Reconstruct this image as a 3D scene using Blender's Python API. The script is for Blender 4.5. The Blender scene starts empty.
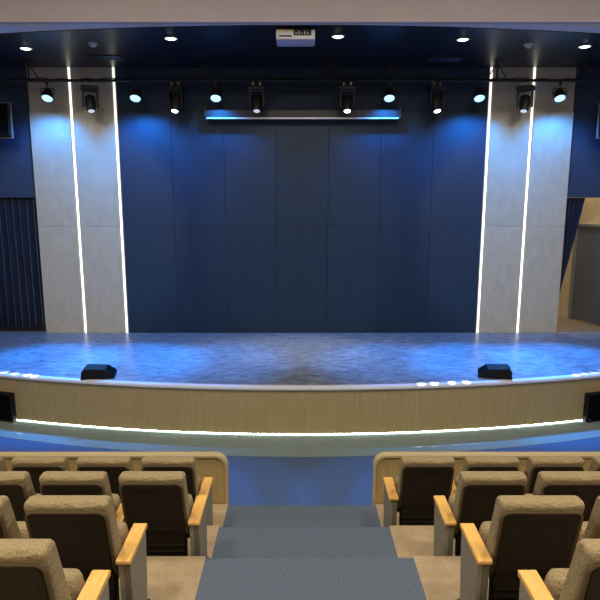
import bpy, bmesh, math, random
from mathutils import Vector, Matrix, Euler
random.seed(7)
PI = math.pi
SC = bpy.context.scene
COL = SC.collection

def lin(c):
    return tuple(((v/255)/12.92 if v/255 <= .04045 else ((v/255+.055)/1.055)**2.4) for v in c) + (1,)

# ------------------------------------------------------------------ camera
CAM_H = 3.79
cd = bpy.data.cameras.new('camera'); cam = bpy.data.objects.new('camera', cd); COL.objects.link(cam)
cam.location = (-0.015, 0, CAM_H)
cam.rotation_euler = (PI/2 - math.atan(580/3300), 0, 0)
cd.sensor_width = 36; cd.lens = 36*580/600; cd.clip_start = .05; cd.clip_end = 100
SC.camera = cam

ST0 = .83; YB0 = 12.6
# ------------------------------------------------------------------ world, exposure
w = bpy.data.worlds.new('world'); SC.world = w; w.use_nodes = True
w.node_tree.nodes['Background'].inputs[0].default_value = (.8, .85, 1, 1)
w.node_tree.nodes['Background'].inputs[1].default_value = .0
SC.view_settings.view_transform = 'Standard'; SC.view_settings.look = 'None'
SC.view_settings.exposure = 0.0; SC.view_settings.gamma = 1; SC.view_settings.use_curve_mapping = False

# ------------------------------------------------------------------ house lights over the audience
def area(name, loc, rot, sx, sy, power, col, spread=PI):
    l = bpy.data.lights.new(name, 'AREA'); l.shape = 'RECTANGLE'; l.size = sx; l.size_y = sy
    l.energy = power; l.color = col; l.spread = spread
    o = bpy.data.objects.new(name, l); COL.objects.link(o); o.location = loc; o.rotation_euler = rot
    return o
WARM = (1, .90, .74)
for x in (-2.9, 2.9):
    for y in (1.2, 4.3):
        area('house_light', (x, y, 7.9), (0, 0, 0), .7, .7, 185, WARM)
area('house_light', (0, -1.8, 7.9), (0.35, 0, 0), 2.4, .6, 110, (1, .9, .78))
# lamps on the stage bar: (pixel-measured world x, z) ; blue wash lights
def spot(name, loc, target, power, col, deg, blend=.3, r=.06):
    l = bpy.data.lights.new(name, 'SPOT'); l.energy = power; l.color = col
    l.spot_size = math.radians(deg); l.spot_blend = blend; l.shadow_soft_size = r
    o = bpy.data.objects.new(name, l); COL.objects.link(o); o.location = loc
    o.rotation_euler = (Vector(target)-Vector(loc)).to_track_quat('-Z', 'Y').to_euler()
    return o
# white front wash from the hall ceiling; the bulkhead shades the top of the back wall
for x, p in ((-4.7, 820), (0, 420), (4.7, 820)):
    spot('front_wash_light', (x, 4.5, 7.7), (x, 12.6, 3.3), p, (1, .92, .80), 29, .35, .15)
BLUE = (.015, .28, 1)
BAR_Y = 12.0; BAR_Z = 6.07
PARS = [(-5.01, 1.15), (-3.27, 1), (-1.68, .5), (1.75, .5), (3.53, 1), (5.12, 1.15)]
for x, p in PARS:
    lo = (x, BAR_Y-.14, BAR_Z-.33)
    spot('blue_wash_light', lo, (x+(.16 if x > 4 else -.16 if x < -4 else 0), BAR_Y-.14+.40, BAR_Z-1.33), (p if abs(x) > 4 else p*1.7)*205, BLUE, 114, .75, .07)
    spot('blue_stage_light', lo, (x*.95, 10.3, ST0), p*3200, BLUE, 37, .8, .09)
# the forward throw of the same bar, towards the floor before the stage
for x, p in ((-5.01, 2.6), (-3.27, 1.3), (-1.68, .75), (-.87, .5), (.92, .5), (1.75, .75), (3.53, 1.3), (5.12, 2.6)):
    spot('blue_floor_light', (x, BAR_Y-.14, BAR_Z-.33), (x*.97, 6.75, 0), p*1500, BLUE, 18.5, .45, .03)
HEADS = [(-4.17, 0), (-2.47, 0), (-.87, 0), (.92, 1), (2.68, 1), (4.44, 0)]
# narrow white beams of the moving heads: the light dots along the stage nosing
for hx, pts in ((-4.17, [(-5.10, 9.64), (-4.88, 9.56), (-4.64, 9.49), (-4.50, 9.43)]),
                (4.44, [(4.66, 9.49), (4.84, 9.55), (5.02, 9.62), (5.24, 9.72)]),
                (2.68, [(1.95, 9.00), (2.16, 9.03), (2.45, 9.07), (2.70, 9.10)])):
    for px, py in pts:
        spot('beam_light', (hx, BAR_Y-.2, BAR_Z-.6), (px, py, .83), 5000*(.55 if px > 4 else 1), (1, .97, .95), 1.7, .6, .004)
for hx, tx, p in ((-2.47, -1.2, 260), (.92, .1, 420), (2.68, 1.4, 200)):
    spot('white_stage_light', (hx, BAR_Y-.16, BAR_Z-.58), (tx, 11.1, .83), p, (.95, .96, 1), 40, .9, .03)

# ------------------------------------------------------------------ materials
def mat(name, rgb, rough=.6, metal=0, spec=.5, noise=None, bump=None, emit=None, grain=None, coord='Object', sheen=0, randomtone=0):
    m = bpy.data.materials.new(name); m.use_nodes = True
    nt = m.node_tree; N = nt.nodes; L = nt.links
    b = N['Principled BSDF']
    b.inputs['Base Color'].default_value = lin(rgb); b.inputs['Roughness'].default_value = rough
    b.inputs['Metallic'].default_value = metal; b.inputs['Specular IOR Level'].default_value = spec
    if sheen: b.inputs['Sheen Weight'].default_value = sheen
    tc = N.new('ShaderNodeTexCoord')
    src = None
    if noise:   # (scale, rgb2, lo, hi, stretch)
        sc, rgb2, lo, hi, st = noise
        mp = N.new('ShaderNodeMapping'); mp.inputs['Scale'].default_value = st
        L.new(tc.outputs[coord], mp.inputs[0])
        n = N.new('ShaderNodeTexNoise'); n.inputs['Scale'].default_value = sc; n.inputs['Detail'].default_value = 5
        n.inputs['Roughness'].default_value = .65
        L.new(mp.outputs[0], n.inputs['Vector'])
        r = N.new('ShaderNodeValToRGB'); r.color_ramp.elements[0].position = lo; r.color_ramp.elements[1].position = hi
        r.color_ramp.elements[0].color = lin(rgb); r.color_ramp.elements[1].color = lin(rgb2)
        L.new(n.outputs['Fac'], r.inputs[0]); L.new(r.outputs[0], b.inputs['Base Color'])
        src = r.outputs[0]
    if grain:   # second colour layer (scale, rgb, amount, stretch)
        sc, rgb2, amt, st = grain
        mp = N.new('ShaderNodeMapping'); mp.inputs['Scale'].default_value = st
        L.new(tc.outputs[coord], mp.inputs[0])
        n = N.new('ShaderNodeTexNoise'); n.inputs['Scale'].default_value = sc; n.inputs['Detail'].default_value = 4
        L.new(mp.outputs[0], n.inputs['Vector'])
        mr = N.new('ShaderNodeMapRange'); mr.inputs[1].default_value = .45; mr.inputs[2].default_value = .7
        mr.inputs[4].default_value = amt
        L.new(n.outputs['Fac'], mr.inputs[0])
        mx = N.new('ShaderNodeMix'); mx.data_type = 'RGBA'
        mx.inputs[6].default_value = lin(rgb)
        if src: L.new(src, mx.inputs[6])
        mx.inputs[7].default_value = lin(rgb2); L.new(mr.outputs[0], mx.inputs[0])
        L.new(mx.outputs[2], b.inputs['Base Color']); src = mx.outputs[2]
    if randomtone:
        oi = N.new('ShaderNodeObjectInfo'); mr = N.new('ShaderNodeMapRange')
        mr.inputs[3].default_value = 1-randomtone; mr.inputs[4].default_value = 1+randomtone
        L.new(oi.outputs['Random'], mr.inputs[0])
        hs = N.new('ShaderNodeHueSaturation'); hs.inputs['Color'].default_value = lin(rgb)
        if src: L.new(src, hs.inputs['Color'])
        L.new(mr.outputs[0], hs.inputs['Value']); L.new(hs.outputs[0], b.inputs['Base Color'])
    if bump:    # (scale, strength, distance, stretch)
        sc, s, d, st = bump
        mp = N.new('ShaderNodeMapping'); mp.inputs['Scale'].default_value = st
        L.new(tc.outputs[coord], mp.inputs[0])
        n = N.new('ShaderNodeTexNoise'); n.inputs['Scale'].default_value = sc; n.inputs['Detail'].default_value = 4
        L.new(mp.outputs[0], n.inputs['Vector'])
        bp = N.new('ShaderNodeBump'); bp.inputs['Strength'].default_value = s; bp.inputs['Distance'].default_value = d
        L.new(n.outputs['Fac'], bp.inputs['Height']); L.new(bp.outputs[0], b.inputs['Normal'])
    if emit:
        b.inputs['Emission Color'].default_value = emit[0] + (1,); b.inputs['Emission Strength'].default_value = emit[1]
    return m

M = {}
M['carpet'] = mat('stair_carpet', (60, 71, 86), .95, spec=.1, noise=(110, (112, 123, 138), .34, .68, (1, 1, 1)), bump=(260, .5, .004, (1, 1, 1)))
M['floor_carpet'] = mat('floor_carpet', (62, 82, 110), .95, spec=.1, noise=(45, (92, 112, 140), .35, .65, (1, 1, 1)), bump=(200, .5, .004, (1, 1, 1)))
M['shadow_band'] = mat('stage_shadow_grey', (112, 125, 120), .95, spec=.1, noise=(60, (136, 149, 143), .35, .65, (1, 1, 1)), bump=(200, .5, .004, (1, 1, 1)))  # floor grey inside the painted stage shadow
M['terrace'] = mat('terrace_floor', (150, 128, 98), .6, noise=(5, (182, 160, 128), .3, .7, (1, 1, 1)), grain=(40, (128, 108, 82), .4, (1, 1, 1)))
M['stage'] = mat('stage_vinyl', (76, 83, 96), .34, spec=.45, noise=(4.5, (142, 151, 165), .34, .66, (1, 2.4, 1)), grain=(16, (170, 176, 188), .5, (1, 2.6, 1)), bump=(9, .25, .02, (1, 2, 1)))
M['nosing'] = mat('nosing', (216, 218, 228), .55)
M['fascia'] = mat('fascia_wood', (186, 168, 124), .55, noise=(3, (172, 154, 110), .3, .7, (9, 9, .6)))
M['groove'] = mat('fascia_groove', (164, 144, 104), .8)
M['backdrop'] = mat('backdrop_panel', (24, 46, 66), .55, spec=.35, noise=(14, (31, 55, 76), .35, .65, (4, 1, .35)), bump=(60, .15, .003, (3, 1, .4)), randomtone=.07)
M['greypanel'] = mat('grey_panel', (170, 166, 148), .6, noise=(5, (184, 179, 160), .35, .7, (1, 1, .6)), bump=(70, .2, .002, (1, 1, 1)), randomtone=.03)
M['darkwall'] = mat('dark_wall', (28, 50, 76), .7, noise=(6, (34, 57, 84), .35, .65, (1, 1, 1)))
M['gap'] = mat('joint', (20, 24, 30), .9)
M['ceil_dark'] = mat('stage_ceiling', (26, 30, 38), .38, spec=.5, bump=(3, .05, .02, (1, 1, 1)))
M['white'] = mat('white_paint', (190, 182, 186), .8, noise=(3, (196, 188, 191), .3, .7, (1, 1, 1)))
M['soffit'] = mat('soffit_paint', (214, 214, 216), .75)
M['cream'] = mat('cream_paint', (226, 212, 170), .7)  # warm light painted on the soffit ends; also the projector grille
M['cream_wall'] = mat('cream_wall', (214, 192, 150), .75)
M['hallfloor'] = mat('hall_floor', (128, 112, 92), .5)
M['plaster'] = mat('hall_plaster', (190, 180, 168), .85)
M['curtain'] = mat('curtain_cloth', (14, 28, 52), .85, spec=.2, sheen=.2, bump=(120, .3, .003, (1, 1, 1)))
M['fabric'] = mat('chair_fabric', (124, 109, 80), .9, spec=.2, sheen=.1, noise=(130, (168, 150, 110), .36, .66, (1, 1, 1)), bump=(26, .8, .018, (.6, 1, 1.5)))
M['trimfab'] = mat('chair_piping', (98, 84, 60), .75, spec=.25)
M['shell'] = mat('chair_shell', (32, 25, 15), .55, spec=.25, bump=(300, .3, .001, (1, 1, 1)))
M['shell2'] = mat('chair_under_shell', (34, 27, 17), .6, spec=.25)
M['screw'] = mat('screw', (12, 10, 8), .5)
M['armwood'] = mat('arm_wood', (236, 188, 106), .42, noise=(9, (212, 158, 80), .38, .68, (7, .7, 7)))
M['armpanel'] = mat('arm_panel', (134, 128, 112), .7, noise=(90, (150, 144, 126), .4, .6, (1, 1, 1)))
M['armedge'] = mat('arm_panel_edge', (104, 100, 84), .65)
M['partwood'] = mat('partition_wood', (184, 160, 106), .55, noise=(4, (164, 140, 88), .35, .7, (8, 8, .5)))
M['partrim'] = mat('partition_rim', (196, 178, 136), .5, noise=(6, (182, 162, 120), .35, .7, (.5, 6, 6)))
M['black'] = mat('black_metal', (20, 21, 24), .5, spec=.5)
M['blackbox'] = mat('speaker_cabinet', (15, 16, 20), .65, spec=.3)
M['grille'] = mat('speaker_grille', (7, 7, 9), .9, spec=.08, bump=(400, .6, .002, (1, 1, 1)))
M['grey'] = mat('grey_metal', (150, 152, 156), .45, metal=.5)
M['projwhite'] = mat('projector_white', (206, 206, 214), .5)
M['projdark'] = mat('projector_dark', (40, 38, 36), .6)
M['casing'] = mat('screen_casing', (26, 32, 42), .5)
M['barwhite'] = mat('screen_bar', (235, 235, 238), .35)
M['doorgrey'] = mat('door_grey', (96, 98, 106), .22, spec=.6)
M['e_strip'] = mat('strip_glow', (255, 250, 230), emit=((1, .96, .78), 1.5))
M['e_floor'] = mat('floor_strip_glow', (240, 255, 250), emit=((.78, 1, .97), 34.0))
M['e_blue'] = mat('blue_lens_glow', (120, 180, 255), emit=((.42, .72, 1), 1.6))
M['e_white'] = mat('white_lens_glow', (240, 245, 255), emit=((.75, .9, 1), 9))
M['e_dim'] = mat('dim_lens_glow', (180, 190, 200), emit=((.7, .8, .9), .7))
M['e_down'] = mat('downlight_glow', (255, 240, 220), emit=((1, .88, .74), 7))
M['vent'] = mat('vent_metal', (84, 86, 92), .3, metal=.8)
M['detector'] = mat('detector_plastic', (196, 198, 204), .5)

# ------------------------------------------------------------------ mesh helpers
def link(name, bm, m, parent=None, smooth=False, bevel=0, segs=2, sub=0):
    me = bpy.data.meshes.new(name)
    bmesh.ops.recalc_face_normals(bm, faces=bm.faces[:])
    bm.to_mesh(me); bm.free()
    ms = m if isinstance(m, (list, tuple)) else [m]
    for k in ms: me.materials.append(k)
    if smooth:
        for p in me.polygons: p.use_smooth = True
    o = bpy.data.objects.new(name, me); COL.objects.link(o)
    if parent: o.parent = parent
    if bevel:
        md = o.modifiers.new('bevel', 'BEVEL'); md.width = bevel; md.segments = segs; md.limit_method = 'ANGLE'
        md.angle_limit = math.radians(40)
        for p in me.polygons: p.use_smooth = True
        wn = o.modifiers.new('wn', 'WEIGHTED_NORMAL'); wn.keep_sharp = False
    if sub:
        md = o.modifiers.new('sub', 'SUBSURF'); md.levels = sub; md.render_levels = sub
    return o
def thing(name, label, cat, loc=(0, 0, 0), rz=0, group=None):
    o = bpy.data.objects.new(name, None); COL.objects.link(o); o.empty_display_size = .1
    o.location = loc; o.rotation_euler = (0, 0, rz)
    return tag(o, label, cat, group)
def tag(o, label, cat, group=None):
    o['label'] = label; o['category'] = cat
    if group: o['group'] = group
    return o
def struct(o): o['kind'] = 'structure'; return o
def box(bm, x0, x1, y0, y1, z0, z1, mi=0):
    v = [bm.verts.new(p) for p in ((x0,y0,z0),(x1,y0,z0),(x1,y1,z0),(x0,y1,z0),(x0,y0,z1),(x1,y0,z1),(x1,y1,z1),(x0,y1,z1))]
    for f in ((0,3,2,1),(4,5,6,7),(0,1,5,4),(1,2,6,5),(2,3,7,6),(3,0,4,7)):
        fc = bm.faces.new([v[i] for i in f]); fc.material_index = mi
    return v
def B(*a):
    bm = bmesh.new(); box(bm, *a); return bm
def tube(bm, p0, p1, r, n=10, r1=None, caps=True):
    p0, p1 = Vector(p0), Vector(p1); d = (p1-p0).normalized(); q = d.to_track_quat('Z', 'Y')
    r1 = r if r1 is None else r1; rings = []
    for p, rr in ((p0, r), (p1, r1)):
        rings.append([bm.verts.new(p + q @ Vector((rr*math.cos(2*PI*i/n), rr*math.sin(2*PI*i/n), 0))) for i in range(n)])
    for i in range(n): bm.faces.new((rings[0][i], rings[0][(i+1) % n], rings[1][(i+1) % n], rings[1][i]))
    if caps: bm.faces.new(rings[0][::-1]); bm.faces.new(rings[1])
def path_tube(bm, pts, r, n=8):
    pts = [Vector(p) for p in pts]; rings = []
    for i, p in enumerate(pts):
        d = (pts[min(i+1, len(pts)-1)]-pts[max(i-1, 0)]).normalized(); q = d.to_track_quat('Z', 'Y')
        # keep the frame steady along the path
        a = Vector((0, 1, .2)); a = (a - d*a.dot(d)).normalized(); b = d.cross(a)
        rings.append([bm.verts.new(p + a*r*math.cos(2*PI*k/n) + b*r*math.sin(2*PI*k/n)) for k in range(n)])
    for A, C in zip(rings, rings[1:]):
        for k in range(n): bm.faces.new((A[k], A[(k+1) % n], C[(k+1) % n], C[k]))
    bm.faces.new(rings[0][::-1]); bm.faces.new(rings[-1])
def lathe(bm, prof, axis_o, axis_d, n=20):
    o = Vector(axis_o); d = Vector(axis_d).normalized(); q = d.to_track_quat('Z', 'Y'); rings = []
    for r, h in prof:
        if r < 1e-6: rings.append([bm.verts.new(o + d*h)])
        else: rings.append([bm.verts.new(o + q @ Vector((r*math.cos(2*PI*i/n), r*math.sin(2*PI*i/n), h))) for i in range(n)])
    for A, C in zip(rings, rings[1:]):
        for i in range(n):
            j = (i+1) % n
            f = [A[i % len(A)], A[j % len(A)], C[j % len(C)], C[i % len(C)]]
            u = []
            for v in f:
                if v not in u: u.append(v)
            if len(u) > 2: bm.faces.new(u)
    if len(rings[0]) > 1: bm.faces.new(rings[0][::-1])
    if len(rings[-1]) > 1: bm.faces.new(rings[-1])
def loft(bm, rings):
    R = [[bm.verts.new(p) for p in r] for r in rings]; n = len(R[0])
    for A, C in zip(R, R[1:]):
        for i in range(n): bm.faces.new((A[i], A[(i+1) % n], C[(i+1) % n], C[i]))
    bm.faces.new(R[0][::-1]); bm.faces.new(R[-1])
def rrect(hw, y0, y1, z, rad, n=5, dz=0):
    """rounded rectangle ring in plan; dz lifts the y1 side"""
    pts = []; rad = min(rad, hw*.98, (y1-y0)/2*.98)
    for cx, cy, a0 in ((hw-rad, y1-rad, 0), (-hw+rad, y1-rad, PI/2), (-hw+rad, y0+rad, PI), (hw-rad, y0+rad, 1.5*PI)):
        for i in range(n+1):
            a = a0 + PI/2*i/n; y = cy+rad*math.sin(a)
            pts.append((cx+rad*math.cos(a), y, z + dz*(y-y0)/(y1-y0)))
    return pts
def prism(bm, poly, a, b, axis='x'):
    """poly of (u,v) extruded along axis from a to b"""
    f = {'x': lambda t, u, v: (t, u, v), 'y': lambda t, u, v: (u, t, v), 'z': lambda t, u, v: (u, v, t)}[axis]
    A = [bm.verts.new(f(a, u, v)) for u, v in poly]; C = [bm.verts.new(f(b, u, v)) for u, v in poly]
    n = len(poly)
    for i in range(n): bm.faces.new((A[i], A[(i+1) % n], C[(i+1) % n], C[i]))
    bm.faces.new(A[::-1]); bm.faces.new(C)

# ------------------------------------------------------------------ the hall shell
HW = 8.6          # half width of the hall
YB = 12.6         # face of the back wall panels
ST = .83          # stage level
CZ = 6.45         # stage ceiling
struct(link('floor', B(-HW, HW, 5.0, 12.9, -.2, 0), M['floor_carpet']))
struct(link('wall_left', B(-HW-.2, -HW, -4, 16.2, -.2, 8.2), M['plaster']))
struct(link('wall_right', B(HW, HW+.2, -4, 16.2, -.2, 8.2), M['plaster']))
struct(link('wall_rear', B(-HW-.2, HW+.2, -4.2, -4, -.2, 8.2), M['plaster']))
struct(link('ceiling', B(-HW-.2, HW+.2, -4, 9.65, 8.0, 8.2), M['white']))

RAD = 19.5; FY = 8.885
def front_y(x, off=0.0):
    """plan curve of the stage front; off moves it towards the audience"""
    return FY + RAD - math.sqrt((RAD+off)**2 - x*x)
# terraces: row k floor z = .6+.3k from y = 5.67-.9k ; (left, right) edge of the carpet at each step
AWS = [(-.775, .785), (-.738, .785), (-.705, .815), (-.66, .785)] + [(-.66, .785)]*4
for k in range(8):
    y1 = 5.67-.9*k; z = .6+.3*k; y0 = y1-.9 if k < 7 else -4.0
    for xa, xb in ((-HW, AWS[k][0]), (AWS[k][1], HW)):
        o = link('floor_terrace', B(xa, xb, y0, y1, -.2, z), M['terrace']); struct(o)
# carpeted aisle steps
st = thing('aisle_steps', 'grey-blue carpeted steps running down the aisle between the two seating blocks', 'steps', (0, 0, 0))
def step(y0, y1, z, xl, xr):
    bm = bmesh.new(); r = .03
    poly = [(y0, -.2), (y0, z)] + [(y1-r+r*math.sin(a), z-r+r*math.cos(a)) for a in [PI/2*i/4 for i in range(5)]] + [(y1, -.2)]
    prism(bm, poly, xl, xr); return link('step', bm, M['carpet'], st)
step(5.67, 6.0, .3, -.775, .785)
for k in range(8):
    y1 = 5.67-.9*k; step(y1-.9 if k < 7 else -3.98, y1, .6+.3*k, *AWS[k])

# stage
stg = thing('stage', 'wide curved stage with mottled floor, pale nosing and tan slatted front', 'stage', (0, 0, 0))
N_ = 72
xs = [-HW + 2*HW*i/N_ for i in range(N_+1)]
SW = HW-.01
bm = bmesh.new()
poly = [(x*SW/HW, front_y(x, -.02)) for x in xs] + [(SW, YB+.08), (-SW, YB+.08)]
prism(bm, poly, ST-.06, ST, 'z'); link('stage_floor', bm, M['stage'], stg)
def curved_bar(prof, m, name, parent, n=N_, smooth=False, xr=HW-.01):
    """prof: list of (offset towards audience, z)"""
    bm = bmesh.new(); X = [-xr + 2*xr*i/n for i in range(n+1)]
    rings = [[(x, front_y(x, o), z) for o, z in prof] for x in X]
    loft(bm, rings); return link(name, bm, m, parent, smooth)
curved_bar([(-.03, ST-.065), (.03, ST-.065), (.045, ST-.05), (.045, ST-.02), (.03, ST-.003), (.0, ST+.004), (-.05, ST+.004)], M['nosing'], 'nosing', stg)
# slatted fascia: real grooves, one slat every 5 cm
bm = bmesh.new(); pts = []; X = -HW+.02; pitch = .04; wv = .007
while X < HW-.07:
    pts += [(X, 0, 0), (X+pitch-wv, 0, 0), (X+pitch-wv, -.006, 1), (X+pitch, -.006, 1)]; X += pitch
prev = None
for x, o, g in pts:
    y = front_y(min(x, HW), o); a = bm.verts.new((x, y, .024)); b = bm.verts.new((x, y, ST-.062))
    if prev:
        f = bm.faces.new((prev[0], a, b, prev[1])); f.material_index = 1 if (g and prev[2]) else 0
    prev = (a, b, g)
link('fascia', bm, [M['fascia'], M['groove']], stg)
curved_bar([(-.12, 0), (-.10, 0), (-.07, .03), (-.02, .03), (-.02, ST-.065), (-.08, ST-.065)], M['groove'], 'stage_base', stg)
curved_bar([(-.06, .012), (-.004, .012), (-.002, .022), (-.05, .028)], M['e_floor'], 'light_strip', stg)
# shadow of the stage front, painted on the floor as a grey strip
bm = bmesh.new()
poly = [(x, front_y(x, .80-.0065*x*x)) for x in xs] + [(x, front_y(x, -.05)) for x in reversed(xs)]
prism(bm, poly, -.002, .006, 'z'); struct(link('floor_shadow_band', bm, M['shadow_band']))

# back wall
LW = (-3.875, -4.795); RW = (3.945, 4.835); OUT_L, OUT_R = -5.67, 5.70
wb = struct(link('wall_back', B(OUT_L+.05, OUT_R-.05, YB+.12, YB+.3, ST, CZ), M['gap']))
def panels(x0, x1, m, depth=0.0, name='wall_panel'):
    g = .002
    for z0, z1, dy in ((ST, 3.196, 0), (3.196, 5.56, 0), (5.56, CZ, .035)):
        link(name, B(x0+g, x1-g, YB+dy+depth, YB+.07+depth, z0+g, z1-g), m, wb, bevel=.003)
n = 7; W = (RW[0]-.05)-(LW[0]+.05)
for i in range(n):
    a = LW[0]+.05+W*i/n; panels(a, a+W/n, M['backdrop'], .012)
sw = .04
panels(LW[1]+sw, LW[0]-sw, M['greypanel']); panels(OUT_L, LW[1]-sw, M['greypanel'])
panels(RW[0]+sw, RW[1]-sw, M['greypanel']); panels(RW[1]+sw, OUT_R, M['greypanel'])
for x, lab in ((LW[1], 'outer glowing vertical light strip on the left of the back wall'), (LW[0], 'inner glowing vertical light strip left of the dark backdrop'),
               (RW[0], 'inner glowing vertical light strip right of the dark backdrop'), (RW[1], 'outer glowing vertical light strip on the right of the back wall')):
    t = thing('light_strip', lab, 'light strip', (x, YB+.02, ST), 0, 'vertical light strips on the back wall')
    link('channel', B(-.04, .04, .015, .04, .0, CZ-ST), M['grey'], t)
    link('diffuser', B(-.020, .020, -.005, .015, .002, CZ-ST-.002), M['e_strip'], t)
# dark side walls above the curtained openings
OPZ = 3.80
struct(link('wall_back_left', B(-HW, OUT_L+.02, YB+.1, YB+.3, OPZ, CZ), M['darkwall']))
struct(link('wall_back_right', B(OUT_R-.02, HW, YB+.1, YB+.3, OPZ, CZ), M['darkwall']))
# stage ceiling: dark, curved front edge; white soffit and bulkhead towards the hall
def ceil_y(x): return 9.69 + .0198*x*x
bm = bmesh.new()
poly = [(x, ceil_y(x)) for x in xs] + [(HW, 16.2), (-HW, 16.2)]
prism(bm, poly, CZ, CZ+.1, 'z'); struct(link('ceiling_stage', bm, M['ceil_dark']))
bm = bmesh.new()
poly = [(-HW, 9.55), (HW, 9.55)] + [(x, ceil_y(x)+.01) for x in reversed(xs)]
prism(bm, poly, CZ+.012, CZ+.1, 'z'); struct(link('ceiling_soffit', bm, M['soffit']))
struct(link('wall_bulkhead', B(-HW, HW, 9.5, 9.62, CZ-.0, 8.0), M['white']))
# warm light on both ends of the soffit, painted as cream strips
for sx, nm in ((-1, 'painted_light_1'), (1, 'painted_light_2')):
    bm = bmesh.new()
    poly = [(sx*3.7, 9.61), (sx*HW, 9.61), (sx*HW, 10.35), (sx*5.0, 9.73)]
    prism(bm, poly, CZ-.004, CZ+.02, 'z'); struct(link(nm, bm, M['cream']))

# hall behind the stage openings
struct(link('wall_hall_back', B(-HW, HW, 15.9, 16.1, ST, CZ), M['cream_wall']))
struct(link('floor_hall', B(-HW, HW, YB+.08, 15.9, ST-.06, ST), M['hallfloor']))
# oblique wall with a grey door, seen through the right-hand opening
ang = math.atan2(13.15-14.3, 6.95-6.68)
dw = bpy.data.objects.new('wall_hall_side', None); COL.objects.link(dw); dw['kind'] = 'structure'
dw.location = (6.70, 14.24, ST+.001); dw.rotation_euler = (0, 0, math.atan2(-1.55, .42))
link('wall_surface', B(-1.2, 0, 0, .12, 0, 5.6), M['cream_wall'], dw)
link('wall_over_door', B(0, 1.62, 0, .12, 2.36, 5.6), M['cream_wall'], dw)
link('wall_end', B(1.62, 2.2, 0, .12, 0, 5.6), M['cream_wall'], dw)
dd = bpy.data.objects.new('door_1', None); COL.objects.link(dd); dd['kind'] = 'structure'
dd.location = dw.location; dd.rotation_euler = dw.rotation_euler
link('door_leaf', B(.09, 1.56, .0, .05, .03, 2.3), M['doorgrey'], dd, bevel=.004)
link('door_frame', B(.03, .09, -.03, .12, 0, 2.36), M['grey'], dd)
link('door_frame', B(.09, 1.62, -.03, .12, 2.3, 2.36), M['grey'], dd)
link('door_frame', B(1.56, 1.62, -.03, .12, 0, 2.3), M['grey'], dd)
area('hall_light', (7.0, 14.9, 6.2), (0, 0, 0), .8, .8, 90, (1, .86, .64))
area('hall_light', (6.3, 13.5, 6.2), (0, 0, 0), .4, .4, 110, (1, .86, .64))

# curtains
def curtain(name, label, left):
    bm = bmesh.new(); n = 260; zz = [0, .3, .8, 1.3, 1.8, 2.3, 2.7, 2.95]
    rows = []
    for z in zz:
        r = []
        for i in range(n+1):
            t = i/n
            if left:
                x = -HW + (OUT_L+.03+HW)*t; ph = x*2*PI/.155; amp = .045
            else:
                # pulled aside: wide at the rail, gathered against the wall edge low down
                zt = max(0, min(1, (z-.95)/2.0)); wdt = .10+.39*zt**.9 if z > .95 else .085
                x = OUT_R-.02 + wdt*t; ph = t*2*PI*5; amp = .03+.01*zt
            y = YB+.2+amp*math.sin(ph+.3*math.sin(z*1.3+i*.05)) + .012*math.sin(ph*.5+z)
            r.append(bm.verts.new((x, y, ST+.012+z)))
        rows.append(r)
    for a, b in zip(rows, rows[1:]):
        for i in range(n): bm.faces.new((a[i], a[i+1], b[i+1], b[i]))
    o = link(name, bm, M['curtain'], None, True)
    md = o.modifiers.new('solid', 'SOLIDIFY'); md.thickness = .006
    return tag(o, label, 'curtain')
curtain('curtain', 'wide dark blue pleated curtain closing the opening left of the stage back wall', True)
curtain('curtain', 'narrow dark blue curtain gathered aside beside the grey door on the right', False)

# ------------------------------------------------------------------ partitions in front of the first row
def partition(sx, label):
    x0 = .775 if sx < 0 else .758; L = HW-.02; zt = 1.145; r = .13; t = thing('partition', label, 'partition', (0, 5.60, 0))
    def outline(ins):
        rr = r-ins*.6
        cx = x0+ins+rr; cz = zt-ins-rr
        p = [(x0+ins, .0), (x0+ins, cz)] + [(cx-rr*math.cos(a), cz+rr*math.sin(a)) for a in [PI/2*i/8 for i in range(1, 8)]] + [(cx, zt-ins), (L, zt-ins), (L, .0)]
        return [(sx*a, b) for a, b in p]
    bm = bmesh.new(); prism(bm, outline(.022), .09, .13, 'y'); link('panel', bm, M['partwood'], t)
    # rim: frame following the outline
    o1 = outline(0)[:-1]; o2 = outline(.022)[:-1]; bm = bmesh.new(); R = []
    for (a, b), (c, d) in zip(o1, o2):
        R.append([(a, .07, b), (a, .17, b), (c, .17, d), (c, .07, d)])
    loft(bm, R); link('rim', bm, M['partrim'], t)
    return t
partition(-1, 'light wood partition with rounded end before the front row, left of the aisle')
partition(1, 'light wood partition with rounded end before the front row, right of the aisle')

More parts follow.
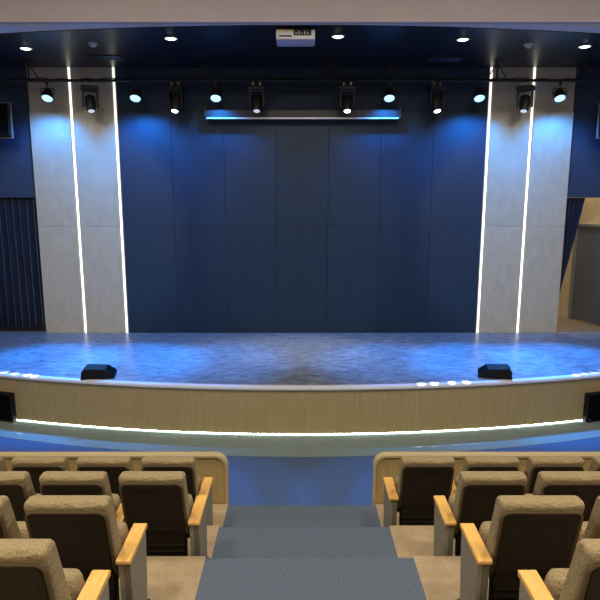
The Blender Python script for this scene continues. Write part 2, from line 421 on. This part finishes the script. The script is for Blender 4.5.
# ------------------------------------------------------------------ auditorium chairs
def back_y(z):     # rear face of the leaning backrest
    return .02 + .26*max(0, .90-z)**1.0 * .98
def make_chair(side, label, group):
    """side = +1: arm on +x side (left block), -1: arm on -x side"""
    t = thing('auditorium_chair', label, 'chair', (0, 0, 0), 0, group)
    bm = bmesh.new()
    R = []
    for z, hw, dy0, dy1, rad in ((.36, .215, .03, .10, .03), (.37, .224, .012, .118, .035), (.42, .230, 0, .135, .04), (.52, .233, -.002, .15, .042), (.62, .234, -.002, .145, .042),
                        (.74, .235, -.002, .128, .036), (.84, .235, -.004, .118, .032), (.895, .235, -.010, .112, .030), (.908, .234, -.007, .108, .030), (.919, .231, .000, .100, .028), (.927, .224, .010, .088, .022), (.930, .212, .022, .075, .015)):
        b = back_y(z); R.append(rrect(hw, b+dy0, b+dy1, z, rad, 5))
    loft(bm, R); link('backrest', bm, M['fabric'], t, True)
    # dark shell, rounded top corners
    def shell_pts(hw, zt, zb, r, n=6):
        p = []
        for cx, a0 in ((hw-r, 0), (-(hw-r), PI/2)):
            for i in range(n+1):
                a = a0+PI/2*i/n; p.append((cx+r*math.cos(a), zt-r+r*math.sin(a)))
        rows_ = []
        return p
    bm = bmesh.new(); top = shell_pts(.214, .862, .40, .045)
    def ring(o, dep, hwb):
        pts = []
        for x, z in top: pts.append((x*(1-o/.214), back_y(z-o)-dep, z-o))
        pts.append((-(hwb-o), back_y(.62)-dep, .62)); pts.append((-(hwb-o-.006), back_y(.41+o)-dep, .41+o))
        pts.append(((hwb-o-.006), back_y(.41+o)-dep, .41+o)); pts.append((hwb-o, back_y(.62)-dep, .62))
        return pts
    loft(bm, [ring(0, -.03, .214), ring(0, .010, .214), ring(.005, .016, .214), ring(.05, .016, .214), ring(.056, .012, .214)])
    sh = link('back_shell', bm, M['shell'], t, False)
    bm = bmesh.new()
    lathe(bm, [(.007, 0), (.007, .006), (.003, .008)], (.15, back_y(.66)-.008, .66), (0, -1, -.25), 10)
    link('screw', bm, M['screw'], sh)
    bm = bmesh.new(); lathe(bm, [(.007, 0), (.007, .006), (.003, .008)], (-.15, back_y(.66)-.008, .66), (0, -1, -.25), 10)
    link('screw', bm, M['screw'], sh)
    # piping around the shell
    bm = bmesh.new()
    pp = [(.219, back_y(.45)-.002, .45), (.222, back_y(.6)-.004, .6)] + [(x*1.04, back_y(z)-.008, z+.009) for x, z in top] + [(-.222, back_y(.6)-.004, .6), (-.219, back_y(.45)-.002, .45)]
    path_tube(bm, pp, .011, 8); link('piping', bm, M['trimfab'], t, True)
    # under shell with moulded ribs (tipped-up seat pan)
    bm = bmesh.new(); R = []; n = 18
    for i in range(n+1):
        z = .10+(.412-.10)*i/n; b = back_y(.40)-.012+.05*(.40-z)
        w_ = .004*math.sin(i*PI) + (.005 if i % 3 == 0 and 2 < i < 14 else 0)
        R.append(rrect(.205+.01*i/n, b-w_, b+.08, z, .02, 3))
    loft(bm, R); link('seat_pan', bm, M['shell2'], t, False)
    # tipped-up cushion
    bm = bmesh.new(); R = []
    for z, hw, y0, y1, rad in ((.24, .20, .36, .40, .02), (.25, .225, .33, .43, .04), (.29, .235, .315, .455, .05), (.40, .235, .295, .45, .06), (.50, .235, .28, .43, .06), (.56, .232, .28, .415, .06), (.595, .225, .295, .395, .05), (.605, .19, .32, .37, .02)):
        R.append(rrect(hw, y0, y1, z, rad, 5))
    loft(bm, R); link('seat_cushion', bm, M['fabric'], t, True)
    # hinge bar between the pedestals
    bm = bmesh.new(); tube(bm, (-side*.234, .30, .30), (side*.26, .30, .30), .016, 10); link('hinge_bar', bm, M['black'], t)
    # pedestal and armrest
    cx = side*.288
    def sh_(p): return [(y+.10, z) for y, z in p]
    bm = bmesh.new()
    prism(bm, sh_([(.02, .012), (-.008, .50), (-.008, .513), (.33, .519), (.33, .45), (.29, .012)]), cx-.037, cx+.037)
    ap = link('arm_panel', bm, M['armpanel'], t, bevel=.006)
    bm = bmesh.new(); prism(bm, sh_([(.012, .014), (-.014, .50), (-.006, .50), (.022, .014)]), cx-.004, cx+.032)
    link('edge_strip', bm, M['armedge'], ap)
    bm = bmesh.new(); prism(bm, sh_([(-.03, .514), (-.034, .535), (-.026, .545), (.335, .556), (.35, .550), (.345, .522)]), cx-.044, cx+.044)
    link('armrest', bm, M['armwood'], t, bevel=.007, segs=3)
    bm = bmesh.new(); prism(bm, sh_([(-.01, 0), (.35, 0), (.35, .012), (-.01, .012)]), cx-.036, cx+.036)
    link('foot_plate', bm, M['black'], t)
    return t
def dup(root):
    r = root.copy(); COL.objects.link(r)
    for ch in list(root.children):
        c = ch.copy(); COL.objects.link(c); c.parent = r
        for g in list(ch.children):
            d = g.copy(); COL.objects.link(d); d.parent = c
    return r
ROWN = ['front row', 'second row', 'third row', 'nearest row']
POS = {0: ([-1.181, -1.751, -2.323, -2.895], [1.115, 1.683, 2.254, 2.826]),
       1: ([-1.085, -1.655, -2.225], [1.382, 1.957, 2.530]),
       2: ([-1.318, -1.905], [1.335, 1.905]),
       3: ([-1.245], [1.35])}
ORD = ['right at the aisle', 'second from the aisle', 'third from the aisle', 'fourth from the aisle']
proto = {}
for k in range(4):
    for bi, side in ((0, 1), (1, -1)):
        for j, x in enumerate(POS[k][bi]):
            lab = 'beige chair, %s, %s block, %s' % (ROWN[k], ('left', 'right')[bi], ORD[j])
            if side not in proto: o = make_chair(side, lab, 'auditorium chairs'); proto[side] = o
            else: o = dup(proto[side])
            o['label'] = lab; o['group'] = 'auditorium chairs'
            o.location = (x, 4.745-.9*k, .6+.3*k)

# ------------------------------------------------------------------ stage monitors and speakers
def monitor(x, y, rz, label, flip=1):
    t = thing('stage_monitor', label, 'speaker', (x, y, ST+.0045), rz, 'wedge monitors on the stage')
    prof = [(-.27, 0), (.27, 0), (.27, .055), (.12, .155), (-.20, .178), (-.25, .13)]
    bm = bmesh.new(); prism(bm, prof, -.17, .17); link('cabinet', bm, M['blackbox'], t, bevel=.008)
    bm = bmesh.new(); n = Vector((0, .20, .23)).normalized()
    p0 = Vector((0, .262, .062)); p1 = Vector((0, .128, .151)); e = Vector((.15, 0, 0)); q = [p0-e, p0+e, p1+e, p1-e]
    off = Vector((0, .55, .83))*.010
    a = [bm.verts.new(v) for v in q]; b = [bm.verts.new(v+off) for v in q]
    bm.faces.new(a[::-1]); bm.faces.new(b)
    for i in range(4): bm.faces.new((a[i], a[(i+1) % 4], b[(i+1) % 4], b[i]))
    link('grille', bm, M['grille'], t)
    bm = bmesh.new(); box(bm, -.06, .06, -.274, -.262, .05, .09); link('handle', bm, M['black'], t)
    return t
monitor(-3.40, 9.40, -1.40, 'black wedge monitor on the stage floor near the left front edge')
monitor(3.27, 9.42, 1.30, 'black wedge monitor on the stage floor near the right front edge')
def subwoofer(x, rz, label):
    t = thing('subwoofer', label, 'speaker', (x, front_y(x, .09), .0085), rz, 'floor speakers at the ends of the stage front')
    link('cabinet', B(-.40, .40, -.02, .075, .0, .51), M['blackbox'], t, bevel=.012)
    link('grille', B(-.37, .37, -.032, -.02, .04, .48), M['grille'], t)
    bm = bmesh.new(); tube(bm, (-.34, -.036, .06), (-.34, -.03, .06), .012, 10); link('badge', bm, M['grey'], t)
    return t
subwoofer(-5.30, -.27, 'black speaker against the stage front at the left edge of the picture')
subwoofer(5.25, .27, 'black speaker against the stage front at the right edge of the picture')
def wallspeaker(sx, label):
    t = thing('wall_speaker', label, 'speaker', (6.30 if sx > 0 else -6.13, 12.18, 5.02), sx*-.25, 'speakers hung high beside the stage wall')
    bm = bmesh.new()
    prism(bm, [(-.25, .0), (-.27, .64), (.27, .64), (.25, .0)], -.19, .17, 'y'); link('cabinet', bm, M['blackbox'], t, bevel=.02)
    bm = bmesh.new(); prism(bm, [(-.225, .03), (-.24, .61), (.24, .61), (.225, .03)], -.205, -.19, 'y'); link('grille', bm, M['grille'], t)
    bm = bmesh.new()
    for s in (-1, 1): box(bm, s*.262-.008, s*.262+.008, -.06, .06, -.02, .66)
    box(bm, -.27, .27, -.06, .06, -.03, -.015); box(bm, -.27, .27, -.06, .06, .645, .66)
    link('yoke', bm, M['grey'], t)
    bm = bmesh.new(); tube(bm, (0, .15, .35), (0, .56, .35), .03); link('bracket', bm, M['black'], t)
    return t
wallspeaker(-1, 'black speaker hung high at the left edge above the curtain')
wallspeaker(1, 'black speaker hung high at the right edge above the door opening')

# ------------------------------------------------------------------ lighting bar, lamps
tr = thing('lighting_bar', 'long black lighting bar hung from the stage ceiling', 'lighting bar', (0, BAR_Y, BAR_Z))
bm = bmesh.new(); tube(bm, (-5.80, 0, 0), (5.65, 0, 0), .028, 10); link('bar', bm, M['black'], tr)
bm = bmesh.new()
pts = [(-5.7+11.2*i/120, .012, .032+.012*math.sin(i*1.3)+.01*math.sin(i*.37)) for i in range(121)]
path_tube(bm, pts, .012, 6); link('cable', bm, M['black'], tr)
for bx in (-5.35, -1.9, .61, 1.78, 3.86, 5.60):
    bm = bmesh.new(); h = CZ-BAR_Z
    tube(bm, (bx, 0, 0), (bx, 0, h), .018)
    tube(bm, (bx, 0, h-.05), (bx-.2, 0, .02), .011); tube(bm, (bx, 0, h-.05), (bx+.2, 0, .02), .011)
    box(bm, bx-.07, bx+.07, -.07, .07, h-.015, h-.001)
    link('hanger', bm, M['black'], tr)

def make_par():
    t = thing('wash_light', '', 'stage light', (0, 0, 0), 0, 'blue wash lights on the lighting bar')
    bm = bmesh.new(); box(bm, -.02, .02, -.03, .03, -.07, -.009); tube(bm, (0, 0, -.07), (0, 0, -.12), .012); link('clamp', bm, M['black'], t)
    d = Vector((0, -.53, -.85)).normalized(); c = Vector((0, .02, -.25))
    bm = bmesh.new()
    path_tube(bm, [(-.135, c.y, c.z), (-.14, .01, -.16), (-.12, 0, -.125), (.12, 0, -.125), (.14, .01, -.16), (.135, c.y, c.z)], .010, 6)
    link('yoke', bm, M['black'], t)
    bm = bmesh.new(); lathe(bm, [(.0, -.11), (.065, -.11), (.09, -.08), (.110, -.02), (.114, .09), (.105, .09), (.100, .07)], c, d, 24)
    link('housing', bm, M['black'], t, False)
    bm = bmesh.new(); lathe(bm, [(.0, .093), (.06, .092), (.099, .085), (.099, .074)], c, d, 24); link('lens', bm, M['e_blue'], t)
    return t
def make_head(lens, rz):
    t = thing('moving_head_light', '', 'stage light', (0, 0, 0), rz, 'moving head lights on the lighting bar')
    for x in (-.07, .07): link('clamp', B(x-.018, x+.018, -.03, .03, -.09, -.009), M['grey'], t)
    bm = bmesh.new(); box(bm, -.17, .17, -.11, .11, -.17, -.085); link('base', bm, M['black'], t, bevel=.02)
    bm = bmesh.new()
    box(bm, -.13, .13, -.06, .06, -.20, -.165)
    for s in (-1, 1):
        prism(bm, [(-.06, -.18), (.06, -.18), (.05, -.46), (.0, -.50), (-.05, -.46)], s*.135-.02, s*.135+.02)
    link('yoke', bm, M['black'], t, bevel=.008)
    c = Vector((0, 0, -.41)); d = Vector((0, -.42, -.9)).normalized()
    bm = bmesh.new(); lathe(bm, [(.0, -.17), (.055, -.17), (.095, -.13), (.105, -.02), (.10, .06), (.085, .15), (.072, .18), (.066, .18), (.062, .165)], c, d, 20)
    link('head', bm, M['black'], t)
    bm = bmesh.new(); lathe(bm, [(.0, .182), (.04, .181), (.062, .176), (.062, .168)], c, d, 20)
    link('lens', bm, lens, t)
    return t
ORD6 = ['first from the left on the lighting bar', 'second from the left on the lighting bar', 'third from the left, over the screen casing',
        'third from the right, over the screen casing', 'second from the right on the lighting bar', 'first from the right on the lighting bar']
pp = make_par()
for i, (x, p) in enumerate(PARS):
    o = pp if i == 0 else dup(pp)
    o.location = (x, BAR_Y, BAR_Z-.02); o['label'] = 'glowing blue wash light, ' + ORD6[i]
lit = make_head(M['e_white'], 0); dim = make_head(M['e_dim'], 0); first = {'lit': lit, 'dim': dim}; used = set()
ang = [.45, -.25, 0, 0, .25, -.5]
for i, (x, on) in enumerate(HEADS):
    k = 'lit' if i in (1, 3, 4) else 'dim'
    if k in used: o = dup(first[k])
    else: o = first[k]; used.add(k)
    o.location = (x, BAR_Y, BAR_Z-.02); o.rotation_euler = (0, 0, ang[i])
    o['label'] = ('black moving head light with %s lens, ' % ('bright white' if k == 'lit' else 'dim')) + ORD6[i]

# roll-up screen
sc = thing('projection_screen', 'rolled-up projection screen casing on the dark backdrop under the lighting bar', 'projection screen', (.04, 12.36, 5.36))
link('casing', B(-1.99, 1.99, -.05, .08, .05, .21), M['casing'], sc, bevel=.012)
link('weight_bar', B(-1.96, 1.96, -.085, -.03, .018, .048), M['barwhite'], sc, bevel=.005)
bm = bmesh.new()
for s in (-1, 1):
    box(bm, s*1.98-.02, s*1.98+.02, -.086, .24, .03, .26)
link('end_bracket', bm, M['black'], sc)
# wall seam trim under the upper panels is the joint between panels
# projector
pj = thing('projector', 'white projector hung under the front edge of the stage ceiling', 'projector', (-.085, 9.76, 6.265))
link('body', B(-.31, .31, 0, .46, 0, .155), M['projwhite'], pj, bevel=.02, segs=3)
bm = bmesh.new(); box(bm, -.03, .25, -.012, .004, .06, .145); box(bm, -.26, -.06, -.010, .004, .04, .06); link('port_panel', bm, M['projdark'], pj)
for i in range(5): link('connector', B(.0+i*.045, .02+i*.045, -.018, .0, .075, .10 + .02*(i % 2)), M['grey'], pj)

bm = bmesh.new(); box(bm, -.29, -.17, -.012, .004, .10, .145); box(bm, -.13, -.06, -.012, .004, .10, .145); link('exhaust_grille', bm, M['cream'], pj)
bm = bmesh.new(); tube(bm, (0, .25, .16), (0, .25, .178), .06); box(bm, -.12, .12, .13, .37, .172, .184); box(bm, -.2, .2, .1, .4, .154, .166)
link('mount', bm, M['grey'], pj)
bm = bmesh.new(); path_tube(bm, [(.1, -.01, .08), (.12, -.05, .12), (.06, -.04, .155), (.04, .02, .17), (.02, .12, .172)], .009, 6); link('cable', bm, M['black'], pj)

# ceiling fittings
DL = [(-4.949, 11.066, 'leftmost of the five'), (-2.194, 10.404, 'second from the left of the five'), (.617, 10.281, 'just right of the projector'),
      (2.751, 10.467, 'second from the right of the five'), (5.044, 10.927, 'rightmost of the five')]
p0 = None
for x, y, s in DL:
    if p0 is None:
        p0 = o = thing('downlight', '', 'downlight', (0, 0, 0), 0, 'downlights in the stage ceiling')
        bm = bmesh.new(); lathe(bm, [(.10, 0), (.115, -.004), (.12, -.012), (.095, -.018), (.082, -.004)], (0, 0, 0), (0, 0, 1), 24); link('rim', bm, M['detector'], o)
        bm = bmesh.new(); lathe(bm, [(.0, -.03), (.05, -.027), (.082, -.012), (.082, -.004)], (0, 0, 0), (0, 0, 1), 24); link('bulb', bm, M['e_down'], o)
    else: o = dup(p0)
    o.location = (x, y, CZ); o['label'] = 'small round lit downlight in the dark stage ceiling, ' + s
p0 = None
for x, y, s in ((-3.623, 10.725, 'left'), (3.997, 10.791, 'right')):
    if p0 is None:
        p0 = o = thing('smoke_detector', '', 'smoke detector', (0, 0, 0), 0, 'smoke detectors on the stage ceiling')
        bm = bmesh.new(); lathe(bm, [(.085, 0), (.085, -.02), (.07, -.035)], (0, 0, 0), (0, 0, 1), 20); link('base', bm, M['detector'], o)
        bm = bmesh.new(); lathe(bm, [(.055, -.034), (.05, -.06), (.02, -.07), (0, -.07)], (0, 0, 0), (0, 0, 1), 20); link('sensor', bm, M['detector'], o)
    else: o = dup(p0)
    o.location = (x, y, CZ); o['label'] = 'small unlit white smoke detector on the %s of the dark stage ceiling' % s
p0 = None
for x, y, s in ((-3.76, 11.75, 'above the left light strips'), (2.8, 11.9, 'right of centre above the lighting bar')):
    if p0 is None:
        p0 = o = thing('air_vent', '', 'air vent', (0, 0, 0), 0, 'air vents in the stage ceiling')
        bm = bmesh.new()
        for a in ((-.34, .34, -.17, -.14), (-.34, .34, .14, .17), (-.34, -.31, -.14, .14), (.31, .34, -.14, .14)): box(bm, *a, -.015, 0)
        link('frame', bm, M['black'], o)
        bm = bmesh.new()
        for i in range(6):
            yy = -.115+i*.045; prism(bm, [(yy, -.004), (yy+.03, -.02), (yy+.033, -.017), (yy+.004, 0)], -.31, .31)
        link('blades', bm, M['vent'], o)
    else: o = dup(p0)
    o.location = (x, y, CZ); o['label'] = 'rectangular slatted air vent in the stage ceiling, ' + s
